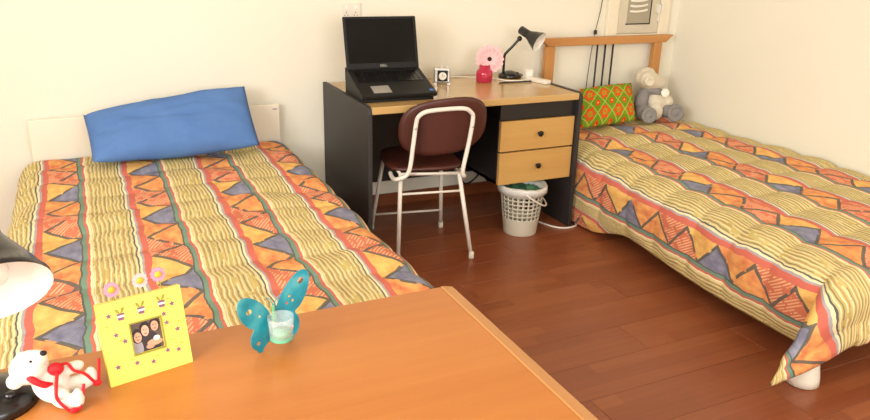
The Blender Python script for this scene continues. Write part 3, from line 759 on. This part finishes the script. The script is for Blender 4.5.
M['box_dark'] = plain('box_dark', (172, 164, 144), .3, .5, .2, var=.06, sc=10)
door = obj('door', boxes(((ex(1.915), -.020, fz0+.012), (ex(2.242), -.004, fz1-.062))), M['box_grey'], ep); bevel(door, .004)
obj('door_window', boxes(((ex(1.985), -.0225, 1.010-1.2), (ex(2.165), -.0195, 1.36-1.2))), M['box_dark'], door)
obj('window_gasket', boxes(((ex(1.978), -.024, 1.003-1.2), (ex(2.172), -.0195, 1.010-1.2)), ((ex(2.165), -.024, 1.010-1.2), (ex(2.172), -.0195, 1.36-1.2))), M['plastic_black'], door)
for k in range(8):
    z = 1.085+.032*k-1.2
    tube_obj('louvre', [(ex(2.0), -.024, z), (ex(2.05), -.026, z-.003), (ex(2.10), -.026, z+.001), (ex(2.135), -.024, z+.008)], .0075, M['ivory'], door, world=False, n=6, sub=3)
bevel(obj('latch', boxes(((ex(2.205), -.040, 1.075-1.2), (ex(2.235), -.020, 1.125-1.2)), ((ex(2.228), -.034, 1.02-1.2), (ex(2.240), -.020, 1.08-1.2)), ((ex(2.238), -.044, 1.07-1.2), (ex(2.262), -.030, 1.13-1.2))), M['white'], door), .003)
wr = thing('hanging_wire', 'thin dark wire hanging down the wall past the pine headboard', 'wire', (1.80, -.02, 1.3))
tube_obj('wire', [(1.815, -.012, 1.60), (1.785, -.015, 1.152), (1.745, -.028, .97), (1.725, -.028, .80), (1.71, -.026, .45)], .0025, M['cable_dark'], wr)
bm = bmesh.new(); box(bm, (1.738, -.036, .950), (1.752, -.020, .975)); obj('clip', bm, M['cable_dark'], wr, world=True)

# ------------------------------------------------------------------ plush toy on the pine bed
def plush(name, parts, mat, parent, vox=.006):
    bm = bmesh.new()
    for p in parts: blob(bm, *p)
    o = obj(name, bm, mat, parent, True)
    r_ = o.modifiers.new('remesh', 'REMESH'); r_.mode = 'VOXEL'; r_.voxel_size = vox; r_.use_smooth_shade = True
    s_ = o.modifiers.new('smooth', 'SMOOTH'); s_.iterations = 6; s_.factor = .5
    return o
PT = thing('plush_toy', 'grey and cream plush animal sitting beside the green pillow on the pine bed', 'plush toy', (2.095, -.243, .43))
plush('body', [((-.01, .07, .10), (.080, .060, .10)), ((-.075, .035, .13), (.034, .040, .075), (0, .25, 0)), ((.03, .03, .175), (.085, .045, .030), (0, .30, 0)), ((-.09, -.02, .06), (.045, .065, .05)), ((.085, -.02, .06), (.04, .065, .045))], M['grey_plush'], PT)
plush('hood', [((-.02, .055, .245), (.105, .068, .062), (0, .35, 0)), ((-.075, .01, .262), (.048, .045, .050)), ((-.04, .06, .295), (.055, .05, .035)), ((.05, .06, .225), (.055, .055, .045))], M['cream_plush'], PT)
bm = bmesh.new(); lathe(bm, [(0, 0), (.030, 0), (.034, .008), (.030, .016), (.020, .018), (.016, .013), (0, .013)], 20, axis_mtx((-.088, -.028, .258), (-.4, -.9, .1))); obj('ear', bm, M['cream_plush'], PT, True)
plush('vest', [((.045, .02, .11), (.085, .050, .060), (0, .35, 0)), ((.10, .02, .105), (.052, .06, .055)), ((.0, -.01, .06), (.050, .055, .060))], M['cream_plush'], PT)
for sx, rr_ in ((-.105, .048), (.108, .054)):
    bm = bmesh.new(); lathe(bm, [(0, -.03), (rr_*.7, -.03), (rr_*.95, -.015), (rr_, 0), (rr_*1.04, .012), (rr_, .022), (rr_*.72, .027), (rr_*.68, .022), (rr_*.30, .022), (rr_*.26, .026), (0, .027)], 24, axis_mtx((sx, -.075, .056), (-.3, -.93, .1)))
    obj('foot_sole', bm, M['grey_plush'], PT, True)
bm = bmesh.new(); lathe(bm, [(0, 0), (.027, 0), (.027, .005), (.022, .007), (0, .007)], 20, axis_mtx((.045, -.034, .178), (-.3, -.9, .2))); obj('round_tag', bm, M['ivory'], PT, True)

# ================================================================== foreground desk and what stands on it
FH = .74; XE, YE = -.489, -2.468
FD = thing('writing_desk', 'orange beech writing desk with pale edge lipping beside the foot of the white-headboard bed', 'desk', (-1.1, -2.82, 0))
bevel(obj('desktop', boxes(((-1.72, -3.18, FH-.026), (XE, YE, FH))), M['desk_fg'], FD, world=True), .0015)
bm = bmesh.new()
pr_ = [(XE, FH), (XE+.004, FH+.0008), (XE+.028, FH-.004), (XE+.034, FH-.010), (XE+.034, FH-.024), (XE, FH-.026)]
a = [bm.verts.new((x, -3.18, z)) for x, z in pr_]; b = [bm.verts.new((x, YE, z)) for x, z in pr_]
bm.faces.new(a); bm.faces.new(b[::-1])
for i in range(6): bm.faces.new((a[i], a[(i+1)%6], b[(i+1)%6], b[i]))
obj('edge_lipping', bm, M['desk_edge'], FD, world=True)
for x in (-1.68, -.56): obj('side_panel', boxes(((x, -3.15, 0), (x+.022, YE-.03, FH-.026))), M['desk_fg'], FD, world=True)
obj('modesty_panel', boxes(((-1.658, YE-.09, .30), (-.56, YE-.072, FH-.026))), M['desk_fg'], FD, world=True)

desk_lamp('black desk lamp with white-lined shade on the writing desk behind the white bear', (-1.325, -2.575, FH), .068,
          [(-1.36, -2.56, FH+.02), (-1.365, -2.54, .84), (-1.375, -2.50, .95), (-1.36, -2.49, 1.02), (-1.335, -2.505, 1.038)], (-1.283, -2.62, .946), (.22, -.80, -.60), .076, .165, .009)

# picture frame
PF = thing('photo_frame', 'yellow square photo frame with felt flowers on top, on the writing desk', 'photo frame', (-1.087, -2.585, FH), math.radians(12.8))
lean = Matrix.Rotation(math.radians(-12), 4, 'X')
fw_, fh_, op = .0685, .140, (-.022, .027, .042, .095)
bm = bmesh.new()
for lo, hi in (((-fw_, 0, 0), (op[0], .012, fh_)), ((op[1], 0, 0), (fw_, .012, fh_)), ((op[0], 0, 0), (op[1], .012, op[2])), ((op[0], 0, op[3]), (op[1], .012, fh_))): box(bm, lo, hi, lean)
bmesh.ops.remove_doubles(bm, verts=bm.verts[:], dist=1e-6)
fr_o = obj('frame', bm, M['yellow'], PF)
def fbox(name, lo, hi, mat, par=None):
    bm = bmesh.new(); box(bm, lo, hi, lean); return obj(name, bm, mat, par or PF)
bm = bmesh.new(); b_ = .0025
for lo, hi in (((op[0]-b_, -.0012, op[2]-b_), (op[0], .001, op[3]+b_)), ((op[1], -.0012, op[2]-b_), (op[1]+b_, .001, op[3]+b_)), ((op[0], -.0012, op[2]-b_), (op[1], .001, op[2])), ((op[0], -.0012, op[3]), (op[1], .001, op[3]+b_))): box(bm, lo, hi, lean)
obj('inner_rim', bm, M['olive'], PF)
me = bpy.data.meshes.new('snapshot'); me.from_pydata([lean @ Vector((x, .004, z)) for x, z in ((op[0], op[2]), (op[1], op[2]), (op[1], op[3]), (op[0], op[3]))], [], [(0, 1, 2, 3)])
ul = me.uv_layers.new(name='UVMap')
for l, q in zip(me.loops, ((0, 0), (1, 0), (1, 1), (0, 1))): ul.data[l.index].uv = q
obj('snapshot', me, M['snapshot'], PF)
fbox('backing', (-.04, .0122, .02), (.04, .014, .13), M['brown'])
bm = bmesh.new(); box(bm, (-.02, .014, 0), (.02, .016, .11), Matrix.Translation((0, .045, 0)) @ Matrix.Rotation(math.radians(4), 4, 'X')); obj('easel_leg', bm, M['brown'], PF)
def star(bm, x, z, r, n=5, y=-.0008, r2=.42):
    pts = []
    for k in range(2*n):
        q = r if k % 2 == 0 else r*r2; a = PI*k/n+PI/2
        pts.append(bm.verts.new(lean @ Vector((x+q*math.cos(a), y, z+q*math.sin(a)))))
    bm.faces.new(pts)
for x, z in ((-.052, .118), (-.046, .084), (-.034, .100-.03), (-.052, .030), (-.022, .028), (.004, .022), (.030, .034), (.048, .030), (.052, .066), (.036, .082), (.050, .112), (.034, .098)):
    bm = bmesh.new(); star(bm, x, z, .0054); obj('star_print', bm, M['purple'], PF)
for i, (x, z) in enumerate(((-.040, .072), (-.028, .036), (.012, .030), (.054, .040), (.040, .050), (.056, .078), (-.058, .100), (.044, .122))):
    bm = bmesh.new(); pts = [lean @ Vector((x+dx, -.0006, z+dz)) for dx, dz in ((-.005, 0), (-.001, .002), (.003, .0), (.006, .003), (.005, .0015), (.003, -.0012), (-.001, .0005))]
    bm.faces.new([bm.verts.new(p) for p in pts]); obj('leaf_print', bm, M['olive'], PF)
for i, (x, z) in enumerate(((-.034, .107), (-.001, .109), (.033, .111))):
    bm = bmesh.new()
    a = [bm.verts.new(lean @ Vector((x+q*w_, y, z+h))) for y in (-.0025, 0) for q, w_, h in ((-1, .0042, 0), (1, .0042, 0), (1, .0058, .011), (-1, .0058, .011))]
    for f in ((0,1,2,3), (7,6,5,4), (0,4,5,1), (1,5,6,2), (2,6,7,3), (3,7,4,0)): bm.faces.new([a[k] for k in f])
    pot = obj('flower_pot', bm, M['purple'], PF)
    bm = bmesh.new(); box(bm, (x-.0055, -.003, z+.005), (x+.0055, -.0024, z+.008), lean); obj('pot_band', bm, M['ivory'], pot)
    bm = bmesh.new()
    for dx, dz in ((-.008, .010), (.008, .011)):
        pts = [lean @ Vector((x+p, -.0008, z+.010+q)) for p, q in ((0, 0), (dx*.4, dz*.9), (dx, dz), (dx*.7, dz*.4))]
        bm.faces.new([bm.verts.new(p) for p in pts])
    obj('pot_leaves', bm, M['olive'], PF)
    # felt flower standing on the top edge on a short wire
    fxp, fzp = (-.040, .006, .036)[i] , (.160, .164, .167)[i]
    bm = bmesh.new(); tube(bm, [lean @ Vector((fxp+.004, .006, fh_-.002)), lean @ Vector((fxp+.002, .006, fh_+.012)), lean @ Vector((fxp, .004, fzp))], .0010, 6, 4); wi = obj('flower_wire', bm, M['olive'], PF, True)
    bm = bmesh.new(); pts = []
    for k in range(64):
        a_ = 2*PI*k/64; q = .0128*(.84+.16*abs(math.cos(a_*5.5)))
        pts.append((q*math.cos(a_), q*math.sin(a_)))
    f0 = [bm.verts.new(lean @ Vector((fxp+p, .0, fzp+q))) for p, q in pts]; f1 = [bm.verts.new(lean @ Vector((fxp+p, .003, fzp+q))) for p, q in pts]
    bm.faces.new(f0); bm.faces.new(f1[::-1])
    for k in range(64): bm.faces.new((f0[k], f0[(k+1)%64], f1[(k+1)%64], f1[k]))
    ff = obj('felt_flower', bm, M['palelilac'] if i == 1 else M['lilac'], wi)
    bm = bmesh.new(); blob(bm, lean @ Vector((fxp, -.0006, fzp)), (.0062, .0028, .0062), sub=2); obj('flower_eye', bm, M['orange'], wi, True)

# teal butterfly tealight holder
BF = thing('butterfly_holder', 'turquoise metal butterfly candle holder on the writing desk beside the yellow frame', 'candle holder', (-.876, -2.572, FH))
wing = [(0, .040), (.004, .066), (.014, .090), (.030, .112), (.048, .127), (.062, .132), (.072, .128), (.076, .116), (.074, .100), (.066, .080), (.054, .064), (.044, .056),
        (.050, .044), (.052, .028), (.047, .014), (.040, .008), (.036, .0), (.028, .0), (.024, .008), (.014, .016), (.004, .026)]
def circ(cx, cz, r, n=10): return [(cx+r*math.cos(2*PI*k/n), cz+r*math.sin(2*PI*k/n)) for k in range(n)]
def wing_obj(dx, dy, s, zs, holes, mat=None):
    f = lambda d, z: (dx*d*s, dy*d*s - .0*z, z*zs)
    pts = [(p.x, p.y) for p in smooth_path([(a, b, 0) for a, b in wing], 3, True)]
    bm = bmesh.new(); plate(bm, pts, [circ(*h) for h in holes], f)
    o = obj('wing', bm, mat or M['teal'], BF); solidify(o, .0016); return o
wing_obj(-.90, -.42, 1.0, .90, [(.052, .098, .0065), (.036, .022, .0045), (.030, .080, .0032)])
wing_obj(.97, .22, .98, 1.04, [(.058, .112, .0065), (.036, .026, .0045), (.034, .088, .0030), (.028, .076, .0030), (.040, .078, .0030)])
bm = bmesh.new(); tube(bm, [(0, 0, .022), (0, -.002, .05), (0, -.003, .085)], lambda f: .004*(.6+math.sin(PI*f)*.6), 8, 4); obj('butterfly_body', bm, M['tealgreen'], BF, True)
for s in (-1, 1):
    tube_obj('antenna', [(0, -.003, .083), (s*.006, -.006, .098), (s*.014, -.008, .105)], .0008, M['teal'], BF, world=False, n=6)
bm = bmesh.new(); lathe(bm, [(.0205, 0), (.0205, .0022)], 24, Matrix.Translation((.006, -.030, .030)), True); obj('cup_shelf', bm, M['tealgreen'], BF, True)
for s in (-1, 1): tube_obj('shelf_bracket', [(.006+s*.008, -.012, .031), (0, -.001, .034)], .0016, M['tealgreen'], BF, world=False, n=6, sub=2)
gc = thing('tealight_glass', 'clear glass tealight cup held by the turquoise butterfly', 'glass cup', (-.876+.006, -2.572-.030, FH+.0325))
bm = bmesh.new(); lathe(bm, [(0, 0), (.018, 0), (.021, .004), (.0235, .042), (.0215, .042), (.0190, .007), (0, .005)], 28); obj('cup', bm, M['glass'], gc, True)
bm = bmesh.new(); lathe(bm, [(0, .0055), (.0150, .0055), (.0150, .014), (0, .014)], 20); cd = obj('tealight', bm, M['tealgreen'], gc, True)
bm = bmesh.new(); lathe(bm, [(.0006, .016), (.0006, .021)], 6); obj('wick', bm, M['cable_dark'], cd)

# white bear with red scarf
PB = thing('toy_bear', 'small white toy bear with red scarf and ribbons reclining against the lamp base', 'toy bear', (-1.222, -2.612, FH))
plush('body', [((-.014, .004, .033), (.026, .024, .034), (0, -.45, 0)), ((-.040, .004, .070), (.029, .026, .026), (0, -.6, 0)), ((-.026, -.006, .088), (.015, .014, .014)), ((-.060, -.014, .060), (.012, .008, .013)), ((-.050, .026, .075), (.010, .008, .012)),
               ((-.010, -.024, .034), (.021, .011, .012), (0, .25, -.2)), ((.018, .014, .050), (.018, .010, .010), (0, -.1, .3)),
               ((.020, .010, .022), (.032, .013, .014), (0, -.12, .1)), ((.042, .012, .030), (.010, .012, .016)),
               ((.006, -.022, .014), (.026, .013, .013), (0, 0, -.5)), ((.022, -.030, .020), (.009, .011, .017))], M['bear'], PB, .0022)
bm = bmesh.new(); blob(bm, (-.016, -.012, .0985), (.0052, .0045, .0042), sub=2); obj('nose', bm, M['plastic_black'], PB, True)
for p in ((-.034, -.0185, .0915), (-.036, .0205, .0865)):
    bm = bmesh.new(); blob(bm, p, (.0022,)*3, sub=2); obj('eye', bm, M['plastic_black'], PB, True)
bm = bmesh.new(); tube(bm, [(-.027+.026*math.cos(a)*.75, .003+.0275*math.sin(a), .055-.026*math.cos(a)*.62) for a in [2*PI*k/16 for k in range(16)]], .0052, 8, 2, True); sc_ = obj('scarf', bm, M['red'], PB, True)
bm = bmesh.new(); blob(bm, (-.004, -.006, .064), (.012, .009, .011), sub=2); obj('scarf_knot', bm, M['red'], sc_, True)
tube_obj('ribbon', [(-.002, -.014, .062), (-.006, -.032, .044), (-.006, -.036, .028), (.004, -.040, .012), (.012, -.040, .004), (.022, -.038, .006), (.028, -.032, .022), (.032, -.026, .040)], .0026, M['red'], PB, world=False, n=6)
tube_obj('ribbon', [(.002, 0, .066), (.012, .004, .064), (.020, .0, .052), (.034, -.002, .044), (.050, .004, .018), (.054, .008, .034), (.057, .012, .058)], .0024, M['red'], PB, world=False, n=6)
for p in ((.014, -.041, .006), (.050, .002, .020)):
    bm = bmesh.new(); blob(bm, p, (.007, .003, .005), sub=2); obj('ribbon_bow', bm, M['red'], PB, True)
